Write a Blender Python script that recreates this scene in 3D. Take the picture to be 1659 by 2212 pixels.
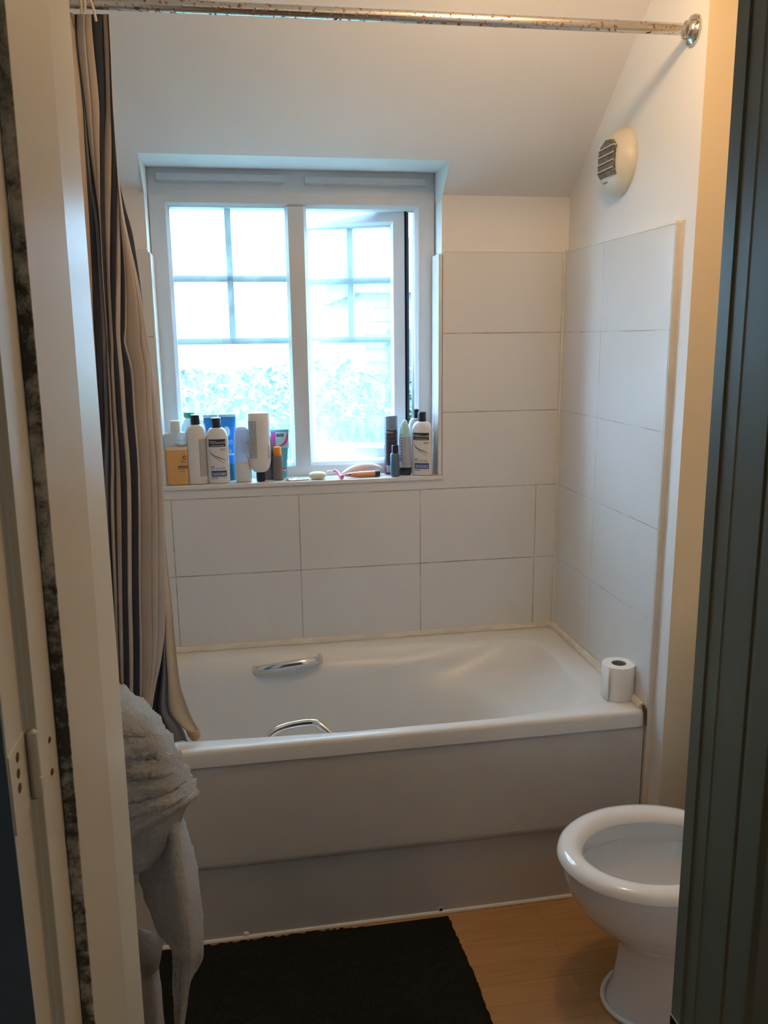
import bpy, math, random
from math import sin, cos, pi, radians
from mathutils import Vector, Matrix, noise

random.seed(7)
S = bpy.context.scene
COL = S.collection
for o in list(bpy.data.objects):
    bpy.data.objects.remove(o)

# ------------------------------------------------------------------ camera
FPX = 1786.65
CAM = Vector((-1.0481, -2.6389, 1.562))
YAW, PITCH, ROLL = 0.1681, 0.2087, -0.0114
FWD = Vector((sin(YAW) * cos(PITCH), cos(YAW) * cos(PITCH), -sin(PITCH)))
_r = Vector((cos(YAW), -sin(YAW), 0)); _u = _r.cross(FWD)
RT = cos(ROLL) * _r + sin(ROLL) * _u
UP = -sin(ROLL) * _r + cos(ROLL) * _u
cd = bpy.data.cameras.new('camera'); cam = bpy.data.objects.new('camera', cd); COL.objects.link(cam)
cam.matrix_world = Matrix(((RT.x, UP.x, -FWD.x, CAM.x), (RT.y, UP.y, -FWD.y, CAM.y), (RT.z, UP.z, -FWD.z, CAM.z), (0, 0, 0, 1)))
cd.sensor_fit = 'HORIZONTAL'; cd.sensor_width = 36.0; cd.lens = FPX / 1659 * 36.0
cd.clip_start = 0.02
S.camera = cam


def ray(u, v):
    return (u - 829.5) / FPX * RT - (v - 1106) / FPX * UP + FWD


def at_y(u, v, y):
    d = ray(u, v); return CAM + d * ((y - CAM.y) / d.y)


def at_z(u, v, z):
    d = ray(u, v); return CAM + d * ((z - CAM.z) / d.z)


# ------------------------------------------------------------------ light and exposure
S.view_settings.view_transform = 'Standard'
S.view_settings.look = 'None'
S.view_settings.gamma = 1.0
S.view_settings.exposure = 0.12
S.view_settings.use_curve_mapping = False

SKY_STRENGTH = 27.0
LAMP_W = 11.0
HALL_W = 6.5
LAMP_POS = Vector((-0.43, -1.08, 2.37))

W = bpy.data.worlds.new('overcast_sky'); S.world = W; W.use_nodes = True
wn = W.node_tree.nodes; wl = W.node_tree.links
bg = wn['Background']
tc = wn.new('ShaderNodeTexCoord'); sp = wn.new('ShaderNodeSeparateXYZ'); rp = wn.new('ShaderNodeValToRGB')
wl.new(tc.outputs['Generated'], sp.inputs[0]); wl.new(sp.outputs['Z'], rp.inputs[0]); wl.new(rp.outputs[0], bg.inputs[0])
rp.color_ramp.elements[0].position = 0.0; rp.color_ramp.elements[0].color = (0.44, 0.69, 1.0, 1)
rp.color_ramp.elements[1].position = 0.7; rp.color_ramp.elements[1].color = (0.48, 0.72, 1.0, 1)
bg.inputs[1].default_value = SKY_STRENGTH

ld = bpy.data.lights.new('bathroom_bulb_light', 'POINT'); lo = bpy.data.objects.new('bathroom_bulb_light', ld); COL.objects.link(lo)
lo.location = LAMP_POS; ld.energy = LAMP_W; ld.color = (1.0, 0.65, 0.34); ld.shadow_soft_size = 0.035
ld = bpy.data.lights.new('hall_ceiling_light', 'AREA'); lo = bpy.data.objects.new('hall_ceiling_light', ld); COL.objects.link(lo)
lo.location = (0.22, -3.05, 2.30); ld.energy = HALL_W; ld.color = (1.0, 0.90, 0.74); ld.shape = 'DISK'; ld.size = 0.3


# ------------------------------------------------------------------ materials
def sock(b, *names):
    for n in names:
        if n in b.inputs: return b.inputs[n]


class NT:
    def __init__(s, name):
        s.m = bpy.data.materials.new(name); s.m.use_nodes = True
        s.n = s.m.node_tree.nodes; s.l = s.m.node_tree.links
        s.b = s.n['Principled BSDF']; s.out = s.n['Material Output']

    def new(s, t, **kw):
        n = s.n.new(t)
        for k, v in kw.items(): setattr(n, k, v)
        return n

    def link(s, a, b): s.l.new(a, b)

    def pos(s):
        t = s.new('ShaderNodeTexCoord'); return t.outputs['Object']

    def noise(s, scale, detail=4, rough=.55, vec=None):
        n = s.new('ShaderNodeTexNoise'); n.inputs['Scale'].default_value = scale
        n.inputs['Detail'].default_value = detail; n.inputs['Roughness'].default_value = rough
        s.link(vec if vec is not None else s.pos(), n.inputs['Vector']); return n.outputs['Fac']

    def ramp(s, fac, stops):
        r = s.new('ShaderNodeValToRGB'); e = r.color_ramp.elements
        while len(e) < len(stops): e.new(0.5)
        for el, (p, c) in zip(e, stops):
            el.position = p; el.color = (c, c, c, 1) if isinstance(c, (int, float)) else (*c, 1)
        s.link(fac, r.inputs[0]); return r.outputs[0]

    def math(s, op, a, b=None, c=None):
        n = s.new('ShaderNodeMath', operation=op)
        for i, x in enumerate((a, b, c)):
            if x is None: continue
            if isinstance(x, (int, float)): n.inputs[i].default_value = x
            else: s.link(x, n.inputs[i])
        return n.outputs[0]

    def mix(s, fac, a, b):
        n = s.new('ShaderNodeMix', data_type='RGBA')
        for i, x in ((0, fac), (6, a), (7, b)):
            if isinstance(x, (int, float)): n.inputs[i].default_value = x
            elif isinstance(x, tuple): n.inputs[i].default_value = (*x, 1)
            else: s.link(x, n.inputs[i])
        return n.outputs[2]

    def bump(s, h, strength=.2, dist=.002):
        b = s.new('ShaderNodeBump'); b.inputs['Strength'].default_value = strength; b.inputs['Distance'].default_value = dist
        s.link(h, b.inputs['Height']); s.link(b.outputs[0], s.b.inputs['Normal'])

    def xyz(s):
        p = s.new('ShaderNodeSeparateXYZ'); s.link(s.pos(), p.inputs[0]); return p.outputs


def M(name, col, rough=.5, metal=0, var=.06, scale=12, bump=0, bscale=60, spec=.5, trans=0, coat=0):
    t = NT(name); b = t.b
    b.inputs['Roughness'].default_value = rough; b.inputs['Metallic'].default_value = metal
    sock(b, 'Specular IOR Level', 'Specular').default_value = spec
    if trans: sock(b, 'Transmission Weight', 'Transmission').default_value = trans
    if coat: sock(b, 'Coat Weight').default_value = coat
    f = t.noise(scale)
    c1 = tuple(max(0, x * (1 - var)) for x in col); c2 = tuple(min(1, x * (1 + var)) for x in col)
    t.link(t.ramp(f, [(.3, c1), (.7, c2)]), b.inputs['Base Color'])
    if bump: t.bump(t.noise(bscale, 6), bump)
    return t.m


def tile_mat(name, axis, off, ends):
    """glazed white tiles 402 x 252.6 mm with grout lines; axis = 0 (grid along x) or 1 (along y)"""
    t = NT(name); p = t.xyz()

    def line(coord, pitch, o, w):
        f = t.math('FRACT', t.math('ADD', t.math('DIVIDE', t.math('SUBTRACT', coord, o), pitch), 0.5))
        return t.math('LESS_THAN', t.math('ABSOLUTE', t.math('SUBTRACT', f, 0.5)), w / 2 / pitch)
    g1 = line(p[axis], 0.402 if axis == 0 else 0.4005, off, .0034)
    if axis == 0: g1 = t.math('MULTIPLY', g1, t.math('LESS_THAN', p[2], 0.56 + 2 * .2526))
    g2 = line(p[2], 0.2526, 0.56, .0034)
    g = t.math('MAXIMUM', g1, g2)
    grout_tone = t.noise(7, 5, .7)  # tone varies at random along the grout
    gc = t.ramp(grout_tone, [(.35, (.27, .25, .21)), (.52, (.46, .44, .39)), (.68, (.68, .66, .61))]) if axis == 0 else t.ramp(grout_tone, [(.4, (.42, .42, .42)), (.6, (.66, .66, .66))])
    tc_ = t.ramp(t.noise(3), [(.3, (.73, .72, .70)), (.7, (.77, .76, .74))])
    t.link(t.mix(g, tc_, gc), t.b.inputs['Base Color'])
    t.link(t.math('ADD', .22, t.math('MULTIPLY', g, .6)), t.b.inputs['Roughness'])
    h = t.math('ADD', t.math('MULTIPLY', g, -1.0), t.math('MULTIPLY', t.noise(14, 2), .12))
    t.bump(h, .9, .004)
    return t.m


def pane_mat():
    t = NT('misted_window_glass')
    tr = t.new('ShaderNodeBsdfTransparent'); tr.inputs[0].default_value = (.76, .82, .82, 1)
    tl = t.new('ShaderNodeBsdfTranslucent'); tl.inputs[0].default_value = (.80, .98, 1, 1)
    gl = t.new('ShaderNodeBsdfGlossy'); gl.inputs['Roughness'].default_value = .08
    m1 = t.new('ShaderNodeMixShader'); m2 = t.new('ShaderNodeMixShader')
    mp = t.new('ShaderNodeMapping'); mp.inputs['Scale'].default_value = (1, 1, .35)
    t.link(t.pos(), mp.inputs[0])
    n1 = t.noise(55, 6, .7, mp.outputs[0]); n2 = t.noise(260, 2, .6); n3 = t.noise(9, 3)
    f = t.math('ADD', t.math('MULTIPLY', n1, .55), t.math('ADD', t.math('MULTIPLY', n2, .35), t.math('MULTIPLY', n3, .3)))
    t.link(t.ramp(f, [(.45, .035), (.60, .075), (.75, .14)]), m1.inputs[0])
    t.link(tr.outputs[0], m1.inputs[1]); t.link(tl.outputs[0], m1.inputs[2])
    m2.inputs[0].default_value = .04
    t.link(m1.outputs[0], m2.inputs[1]); t.link(gl.outputs[0], m2.inputs[2]); t.link(m2.outputs[0], t.out.inputs[0])
    return t.m


def floor_mat():
    t = NT('beech_laminate'); p = t.xyz()
    br = t.new('ShaderNodeTexBrick'); t.link(t.pos(), br.inputs['Vector'])
    br.inputs['Scale'].default_value = 1.0; br.inputs['Brick Width'].default_value = .6; br.inputs['Row Height'].default_value = .064
    br.inputs['Mortar Size'].default_value = .0008
    br.inputs['Color1'].default_value = (.46, .25, .10, 1); br.inputs['Color2'].default_value = (.52, .29, .125, 1)
    br.inputs['Mortar'].default_value = (.36, .19, .08, 1)
    mp = t.new('ShaderNodeMapping'); mp.inputs['Scale'].default_value = (2, 26, 2); t.link(t.pos(), mp.inputs[0])
    g = t.ramp(t.noise(4, 6, .6, mp.outputs[0]), [(.3, .86), (.7, 1.1)])
    mx = t.new('ShaderNodeMix', data_type='RGBA', blend_type='MULTIPLY'); mx.inputs[0].default_value = 1
    t.link(br.outputs['Color'], mx.inputs[6]); t.link(g, mx.inputs[7]); t.link(mx.outputs[2], t.b.inputs['Base Color'])
    t.b.inputs['Roughness'].default_value = .38
    return t.m


def rust_mat():
    t = NT('pitted_chrome'); b = t.b
    r = t.ramp(t.noise(95, 5, .65), [(.575, 0.0), (.60, 1.0)])
    t.link(t.mix(r, (.62, .60, .57), (.13, .055, .025)), b.inputs['Base Color'])
    t.link(t.math('SUBTRACT', 1.0, r), b.inputs['Metallic'])
    t.link(t.math('ADD', .22, t.math('MULTIPLY', r, .6)), b.inputs['Roughness'])
    return t.m


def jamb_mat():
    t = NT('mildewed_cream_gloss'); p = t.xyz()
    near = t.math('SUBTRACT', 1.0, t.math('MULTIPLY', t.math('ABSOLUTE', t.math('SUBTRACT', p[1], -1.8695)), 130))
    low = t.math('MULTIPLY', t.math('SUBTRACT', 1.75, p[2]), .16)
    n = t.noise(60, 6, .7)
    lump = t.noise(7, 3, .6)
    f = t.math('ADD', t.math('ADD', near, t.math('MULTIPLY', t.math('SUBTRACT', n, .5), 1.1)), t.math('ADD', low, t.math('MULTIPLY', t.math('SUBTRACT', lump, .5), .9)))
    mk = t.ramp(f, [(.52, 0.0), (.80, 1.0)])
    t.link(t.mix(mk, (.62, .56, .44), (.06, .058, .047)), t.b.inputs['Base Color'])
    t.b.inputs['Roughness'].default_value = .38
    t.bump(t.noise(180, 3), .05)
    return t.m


def terry_mat(name, col, rib=40, axis=2):
    t = NT(name); p = t.xyz()
    n = t.noise(420, 3, .7); n2 = t.noise(90, 4, .6)
    c = t.ramp(n2, [(.3, tuple(x * .82 for x in col)), (.7, tuple(min(1, x * 1.1) for x in col))])
    t.link(c, t.b.inputs['Base Color']); t.b.inputs['Roughness'].default_value = .95
    sock(t.b, 'Sheen Weight').default_value = .4
    t.bump(t.math('ADD', n, n2), 1.0, .008)
    return t.m


MT = dict(
    paint=M('white_wall_paint', (.80, .785, .76), .6, var=.02, scale=2, bump=.06, bscale=160),
    tile_far=tile_mat('glazed_tiles_far', 0, -0.0759, 0), tile_right=tile_mat('glazed_tiles_right', 1, -0.2997, 0),
    tile_edge=M('cut_tile_edge', (.72, .66, .57), .7, bump=.2), upvc=M('white_window_plastic', (.66, .695, .73), .3, var=.02),
    sill=M('sill_tile', (.75, .74, .71), .25, var=.03), silicone=M('yellowed_silicone', (.74, .69, .60), .5, bump=.3, bscale=40, var=.12),
    seal=M('black_rubber_seal', (.010, .012, .02), .95, spec=.05), pane=pane_mat(),
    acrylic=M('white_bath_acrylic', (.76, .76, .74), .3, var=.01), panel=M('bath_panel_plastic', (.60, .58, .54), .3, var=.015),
    dark_gap=M('dark_hole', (.02, .017, .015), .8), chrome=M('polished_chrome', (.72, .72, .72), .12, metal=1, var=.02), rusty=rust_mat(),
    ceramic=M('white_ceramic', (.80, .79, .77), .1, var=.01, coat=.5), seat=M('white_seat_plastic', (.84, .82, .78), .12, var=.01, coat=.4),
    floor=floor_mat(), jamb=jamb_mat(), jamb_shaded=M('shaded_cream_gloss_paint', (.145, .165, .135), .32, var=.05, bump=.05),  # right lining: cream with its shade and green cast put into the colour
    cream=M('cream_gloss_paint', (.62, .56, .44), .4, var=.03, bump=.05), navy=M('navy_hall_paint', (.12, .165, .21), .6, var=.08),
    rustspot=M('rust_spots', (.10, .055, .025), .9), paper=M('toilet_tissue', (.86, .85, .83), .95, bump=.15, bscale=120, var=.02),
    card=M('grey_cardboard', (.30, .27, .25), .9), fan=M('aged_fan_plastic', (.70, .66, .56), .4, var=.05), grille_dark=M('mottled_dark_grille', (.17, .145, .12), .95, bump=.6, var=.6, scale=120),
    taupe=M('taupe_stripe', (.42, .36, .315), .85, var=.05, bump=.1, bscale=400), darkstripe=M('charcoal_navy_stripe', (.026, .030, .050), .85, var=.08, bump=.1, bscale=400),
    greystripe=M('grey_stripe', (.15, .16, .185), .85, bump=.1, bscale=400), lightstripe=M('pale_grey_stripe', (.46, .43, .41), .85, bump=.1, bscale=400),
    liner=M('beige_lining', (.52, .46, .35), .85, bump=.2, bscale=200), tan=M('tan_hem_tab', (.42, .27, .16), .8), cord=M('cream_cord', (.66, .60, .48), .8),
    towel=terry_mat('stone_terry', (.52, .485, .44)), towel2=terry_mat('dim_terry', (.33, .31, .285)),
    matblack=M('black_pile', (.010, .012, .011), .95, bump=1, bscale=250, var=.5, scale=200, spec=.2), outside_wall=M('pale_brick', (.15, .145, .14), .9, bump=.3), slate=M('grey_slate', (.05, .052, .058), .8),
    leaf=M('hedge_leaves', (.014, .055, .020), .7, var=.4, scale=25), lawn=M('lawn_grass', (.03, .09, .025), .9, var=.3, scale=8),
    bottlewhite=M('white_bottle_plastic', (.78, .76, .73), .3, var=.015), blackcap=M('black_cap', (.014, .015, .02), .35),
    labelblack=M('black_label', (.02, .024, .035), .45), labelblue=M('blue_label', (.03, .08, .24), .45), whiteink=M('white_print', (.70, .72, .74), .5),
    darkink=M('dark_print', (.05, .06, .09), .5), greyink=M('grey_fine_print', (.22, .23, .26), .6), blueink=M('blue_print', (.04, .09, .25), .5),
    brownink=M('brown_print', (.22, .08, .05), .5), amber=M('amber_liquid', (.78, .44, .16), .25, var=.03), foam=M('pale_foam', (.83, .75, .58), .5),
    clear=M('milky_clear_plastic', (.80, .88, .90), .2, trans=.45, var=.01), whitecap=M('white_cap', (.82, .84, .86), .3, var=.01),
    greencap=M('green_cap', (.02, .48, .30), .35), blue=M('blue_tube_plastic', (.03, .22, .62), .3, var=.2, scale=30), teal=M('dark_teal', (.02, .12, .20), .35),
    skyblue=M('pale_blue_print', (.45, .72, .86), .4), lemon=M('yellow_green_print', (.55, .62, .25), .4), frost=M('frosted_blue_plastic', (.52, .64, .84), .3, trans=.25, var=.03),
    lotion=M('white_lotion', (.70, .71, .72), .4), orange=M('orange_cap', (.90, .30, .03), .35), greige=M('speckled_grey_bottle', (.20, .175, .15), .6, var=.3, scale=300),
    mauve=M('mauve_grey_bottle', (.20, .19, .22), .35), aqua=M('aqua_tube', (.10, .46, .60), .3), paleaqua=M('pale_aqua_print', (.42, .68, .74), .35),
    magenta=M('magenta_print', (.60, .07, .38), .35), foil=M('silver_foil', (.62, .65, .70), .35, metal=.6, bump=.6, bscale=50), soap=M('cream_soap', (.80, .74, .55), .45, var=.03),
    pink=M('pink_plastic', (.85, .16, .42), .3), pinklit=M('pink_lit_white_plastic', (.82, .68, .66), .3, var=.03), copper=M('copper_tube', (.62, .25, .13), .3, metal=.35),
    smoke=M('smoky_clear_cap', (.22, .25, .30), .15, trans=.3), canblack=M('dark_can_print', (.045, .04, .05), .3, var=.3, scale=90), canred=M('dark_red_band', (.25, .03, .04), .4),
    slateblue=M('slate_blue_bottle', (.09, .18, .26), .35), tealwhite=M('pale_teal_bottle', (.45, .70, .70), .3, var=.03), greybottle=M('grey_bottle', (.42, .44, .50), .4),
)
MT['warm_wall'] = M('warm_wall_tone', (.78, .655, .46), .6, var=.02, scale=2, bump=.06, bscale=160)  # warmer tone than the white walls, for the nib and toilet wall
PAINT = MT['paint']


# ------------------------------------------------------------------ mesh building
class MB:
    def __init__(s): s.v = []; s.f = []; s.m = []; s.mats = []

    def mi(s, mat):
        mat = MT[mat] if isinstance(mat, str) else mat
        if mat not in s.mats: s.mats.append(mat)
        return s.mats.index(mat)

    def add(s, verts, faces, mat):
        k = len(s.v); i = s.mi(mat)
        s.v += [tuple(p) for p in verts]
        for f in faces: s.f.append([k + q for q in f]); s.m.append(i)
        return s

    def box(s, lo, hi, mat):
        x0, y0, z0 = lo; x1, y1, z1 = hi
        return s.add([(x0, y0, z0), (x1, y0, z0), (x1, y1, z0), (x0, y1, z0), (x0, y0, z1), (x1, y0, z1), (x1, y1, z1), (x0, y1, z1)],
                     [(0, 3, 2, 1), (4, 5, 6, 7), (0, 1, 5, 4), (1, 2, 6, 5), (2, 3, 7, 6), (3, 0, 4, 7)], mat)

    def prism(s, poly, z0, z1, mat, shear=0, zr=1.2):
        n = len(poly)
        v = [(x + shear * (z0 - zr), y, z0) for x, y in poly] + [(x + shear * (z1 - zr), y, z1) for x, y in poly]
        return s.add(v, [tuple(reversed(range(n))), tuple(range(n, 2 * n))] + [(i, (i + 1) % n, n + (i + 1) % n, n + i) for i in range(n)], mat)

    def loft(s, loops, mat, cap0=True, cap1=True, closed=True):
        n = len(loops[0]); v = [p for l in loops for p in l]; f = []
        for j in range(len(loops) - 1):
            for i in range(n if closed else n - 1):
                f.append((j * n + i, j * n + (i + 1) % n, (j + 1) * n + (i + 1) % n, (j + 1) * n + i))
        if cap0: f.append(tuple(reversed(range(n))))
        if cap1: f.append(tuple(range((len(loops) - 1) * n, len(loops) * n)))
        return s.add(v, f, mat)

    def grid(s, rows, mat):
        return s.loft(rows, mat, False, False, False)

    def tube(s, path, r, mat, n=14, sx=1, sz=1, caps=True):
        P = [Vector(p) for p in path]; loops = []; prev = None
        for i, p in enumerate(P):
            d = (P[min(i + 1, len(P) - 1)] - P[max(i - 1, 0)]).normalized()
            if prev is None:
                a = Vector((0, 0, 1)) if abs(d.z) < .9 else Vector((0, 1, 0))
                nn = (a - d * a.dot(d)).normalized()
            else:
                nn = (prev - d * prev.dot(d)).normalized()
            prev = nn; bb = d.cross(nn); rr = r[i] if isinstance(r, (list, tuple)) else r
            loops.append([p + nn * cos(2 * pi * k / n) * rr * sz + bb * sin(2 * pi * k / n) * rr * sx for k in range(n)])
        return s.loft(loops, mat, caps, caps)

    def build(s, name, parent=None, smooth=True, bevel=0, loc=None, rotz=None, solid=0, subsurf=0, angle=35):
        me = bpy.data.meshes.new(name); me.from_pydata(s.v, [], s.f)
        for m in s.mats: me.materials.append(m)
        me.polygons.foreach_set('material_index', s.m)
        if smooth: me.polygons.foreach_set('use_smooth', [True] * len(s.f))
        me.update()
        import bmesh
        b = bmesh.new(); b.from_mesh(me); bmesh.ops.recalc_face_normals(b, faces=b.faces); b.to_mesh(me); b.free()
        if smooth:
            try: me.set_sharp_from_angle(angle=radians(angle))
            except Exception: pass
        o = bpy.data.objects.new(name, me); COL.objects.link(o)
        if parent: o.parent = parent
        if loc is not None: o.location = loc
        if rotz is not None: o.rotation_euler = (0, 0, rotz)
        if solid:
            q = o.modifiers.new('s', 'SOLIDIFY'); q.thickness = solid; q.offset = 0
        if subsurf:
            q = o.modifiers.new('u', 'SUBSURF'); q.levels = q.render_levels = subsurf
        if bevel:
            q = o.modifiers.new('b', 'BEVEL'); q.width = bevel; q.segments = 3; q.limit_method = 'ANGLE'; q.angle_limit = radians(40)
        return o


def tag(o, label, cat, group=None, kind=None):
    o['label'] = label; o['category'] = cat
    if group: o['group'] = group
    if kind: o['kind'] = kind
    return o


def thing(name, label, cat, loc=(0, 0, 0), rotz=0, group=None):
    o = bpy.data.objects.new(name, None); COL.objects.link(o); o.location = loc; o.rotation_euler = (0, 0, rotz)
    o.empty_display_size = .05
    return tag(o, label, cat, group)


def struct(o, label=None, cat=None):
    o['kind'] = 'structure'
    if label: o['label'] = label; o['category'] = cat
    return o


def ell(cx, cy, a, b, z, n=2.0, N=48):
    out = []
    for k in range(N):
        t = 2 * pi * k / N; c, q = cos(t), sin(t)
        out.append((cx + a * math.copysign(abs(c) ** (2 / n), c), cy + b * math.copysign(abs(q) ** (2 / n), q), z))
    return out


def smooth(a, b, x):
    t = min(1, max(0, (x - a) / (b - a))); return t * t * (3 - 2 * t)


def catmull(pts, k):
    """smooth a polyline of tuples, k samples per segment"""
    P = [Vector(p) for p in pts]; out = []
    for i in range(len(P) - 1):
        p0, p1, p2, p3 = P[max(i - 1, 0)], P[i], P[i + 1], P[min(i + 2, len(P) - 1)]
        for j in range(k):
            t = j / k
            out.append(.5 * ((2 * p1) + (p2 - p0) * t + (2 * p0 - 5 * p1 + 4 * p2 - p3) * t * t + (3 * p1 - p0 - 3 * p2 + p3) * t ** 3))
    out.append(P[-1]); return out


Z0 = 0.56            # bath rim height
XL, YD = -1.70, -1.681
CEIL = 2.46
SLOPE0, SLOPE = Z0 + 1.437, 0.797
SILL = 1.110
RX0, RX1 = -1.302, -0.405   # window recess
RD = 0.10                   # recess depth to the window frame
RTOP = Z0 + 1.512


# ------------------------------------------------------------------ room shell
def slope_z(y): return SLOPE0 - SLOPE * y


b = MB()
F = 'paint'
yw = .008
# far wall masonry around the window recess (thick enough to hold the frame)
b.box((-2.0, yw, -.05), (RX0, .30, SLOPE0 + .35), F)
b.box((RX1, yw, -.05), (.30, .30, SLOPE0 + .35), F)
b.box((RX0, yw, -.05), (RX1, .30, SILL - .012), F)
far = struct(b.build('wall_far', smooth=False))
b = MB()   # tiles on far wall
TT = Z0 + 1.262
b.box((XL, 0, SILL - .008), (RX0 + .001, .0095, TT), 'tile_far')
b.box((RX1 + .002, 0, SILL - .008), (0.0, .0095, TT), 'tile_far')
b.box((XL, 0, 0), (0.0, .0095, SILL - .008), 'tile_far')
b.build('tiles', far, smooth=False)
b = MB()   # recess side tiles and sill tile
b.box((RX1 - .012, .001, SILL), (RX1 + .001, RD + .01, TT - .006), 'sill')
b.box((RX0 - .001, .001, SILL), (RX0 + .008, RD + .01, TT - .006), 'sill')
b.build('recess_tiles', far, smooth=False, bevel=.003)
b = MB(); b.box((RX0 - .004, -.006, SILL - .014), (RX1 + .004, RD + .03, SILL), 'sill'); b.build('sill_tiles', far, smooth=False, bevel=.003)
b = MB()
for x0, x1 in ((XL, RX0 - .002), (RX1 + .004, 0)): b.box((x0, -.0015, TT - .002), (x1, .0098, TT + .005), 'paint')
b.build('sealant', far, smooth=False, bevel=.002)

b = MB()   # right wall of the bath alcove, the nib that steps back, and the wall behind the toilet
b.box((.015, -.7648, -.05), (.50, .30, 3.0), F); b.box((.0153, -.765, -.05), (.50, -.7646, 3.0), 'warm_wall')
right = struct(b.build('wall_right', smooth=False))
b = MB(); b.box((0, -.7005, 0), (.0165, .004, TT), 'tile_right'); b.build('tiles', right, smooth=False, bevel=.0015)
b = MB(); b.box((.0005, -.7045, 0), (.0165, -.6995, TT + .004), 'tile_edge'); b.box((-.0012, -.7046, TT - .001), (.0166, 0, TT + .005), 'paint'); b.build('tile_edging', right, smooth=False)
b = MB(); b.tube([(-.001, -.003, Z0), (-.001, -.003, TT)], .0055, 'silicone', 8); b.build('corner_sealant', right)
b = MB(); b.box((.28, YD - .01, -.05), (.50, -.765, 3.0), 'warm_wall'); struct(b.build('wall_toilet', smooth=False))
b = MB(); b.box((-2.0, YD - .3, -.05), (XL, yw, 3.0), F); struct(b.build('wall_left', smooth=False))

b = MB()   # sloped ceiling with the notch cut out above the window, then the flat ceiling
yt = (SLOPE0 - RTOP) / SLOPE          # y where slope meets recess head
yf = (SLOPE0 - CEIL) / SLOPE


def sl(x0, x1, ya, yb):
    t = .14
    b.add([(x0, ya, slope_z(ya)), (x1, ya, slope_z(ya)), (x1, yb, slope_z(yb)), (x0, yb, slope_z(yb)),
           (x0, ya, slope_z(ya) + t), (x1, ya, slope_z(ya) + t), (x1, yb, slope_z(yb) + t), (x0, yb, slope_z(yb) + t)],
          [(0, 1, 2, 3), (7, 6, 5, 4), (0, 4, 5, 1), (1, 5, 6, 2), (2, 6, 7, 3), (3, 7, 4, 0)], F)


sl(-2.0, .5, yt, yf); sl(-2.0, RX0, .03, yt); sl(RX1, .5, .03, yt)
b.box((-2.0, YD - .35, CEIL), (.5, yf + .002, CEIL + .12), F)
b.box((RX0 - .15, yt - .0005, RTOP), (RX1 + .15, .30, RTOP + .10), F)      # recess head
ceil = struct(b.build('ceiling', smooth=False))
b = MB()   # cheeks of the recess between slope and head
for x0, x1 in ((RX0 - .0004, RX0 + .0008), (RX1 - .0008, RX1 + .0004)):
    b.add([(x0, yt + .0006, RTOP + .0005), (x1, yt + .0006, RTOP + .0005), (x0, .0086, SLOPE0 - .02), (x1, .0086, SLOPE0 - .02), (x0, .2, SLOPE0 - .02), (x1, .2, SLOPE0 - .02), (x0, .2, RTOP + .0005), (x1, .2, RTOP + .0005)],
          [(0, 1, 3, 2), (2, 3, 5, 4), (4, 5, 7, 6), (6, 7, 1, 0), (0, 2, 4, 6), (1, 7, 5, 3)], F)
b.build('recess_cheeks', ceil, smooth=False)

b = MB(); b.box((-2.2, -3.6, -.08), (.6, .02, 0), 'floor'); struct(b.build('floor', smooth=False))

# door wall: two blocks and the head, hallway side in navy
HL, HR = -1.993, -1.850
b = MB()
b.box((-2.2, HL + .004, -.05), (-1.262, YD, 3.0), F); b.box((-.44, HR + .004, -.05), (.6, YD, 3.0), F); b.box((-1.3, HL + .05, 2.06), (-.4, YD, 3.0), F)
b.box((-2.2, HL - .001, -.05), (-1.2462, HL + .0005, 3.0), 'navy'); b.box((-.44, HR, -.05), (.6, HR + .0041, 3.0), 'navy')
struct(b.build('wall_door', smooth=False))
# hallway around the camera
b = MB()
b.box((-2.2, -3.62, -.05), (.6, -3.5, 3.0), 'navy'); b.box((-2.3, -3.6, -.05), (-2.2, YD, 3.0), 'navy'); b.box((.6, -3.6, -.05), (.7, YD, 3.0), 'navy')
b.box((-2.3, -3.6, 2.46), (.7, HL + .06, 2.6), F)
struct(b.build('wall_hall', smooth=False))


def X(tan, d): return CAM.x + tan * d


def Y(d): return CAM.y + d


# left door lining: rebate, mildewed stop, lining, bathroom-side bead
xs = -1.225
b = MB()
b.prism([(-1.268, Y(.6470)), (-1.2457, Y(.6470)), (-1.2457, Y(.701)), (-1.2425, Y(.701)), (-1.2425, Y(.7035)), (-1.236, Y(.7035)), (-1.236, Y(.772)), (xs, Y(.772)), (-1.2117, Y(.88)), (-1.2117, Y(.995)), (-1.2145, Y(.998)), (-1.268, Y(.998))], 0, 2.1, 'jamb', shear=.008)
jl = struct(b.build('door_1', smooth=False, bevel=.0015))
b = MB()
b.prism([(-.40, Y(.966)), (-.460, Y(.966)), (-.466, Y(.958)), (-.466, Y(.934)), (-.4635, Y(.931)), (-.4635, Y(.915)), (-.466, Y(.912)), (-.466, Y(.902)), (-.4648, Y(.899)), (-.4648, Y(.844)), (-.4622, Y(.842)), (-.4622, Y(.838)), (-.465, Y(.836)), (-.465, Y(.795)), (-.459, Y(.788)), (-.40, Y(.788))], 0, 2.1, 'jamb_shaded', shear=-.0046)
jr = struct(b.build('door_2', smooth=False, bevel=.0015))
b = MB(); b.box((-1.27, Y(.70), 2.06), (-.40, Y(.966), 2.12), 'cream'); struct(b.build('door_3', smooth=False))
# strike plate on the right lining
p = CAM + ray(1467, 2206) * ((Y(.945) - CAM.y) / ray(1467, 2206).y)
b = MB(); b.box((-.4655, Y(.935), p.z - .09), (-.4625, Y(.957), p.z + .004), 'chrome'); b.build('strike_plate', jr, smooth=False, bevel=.001)

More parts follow.
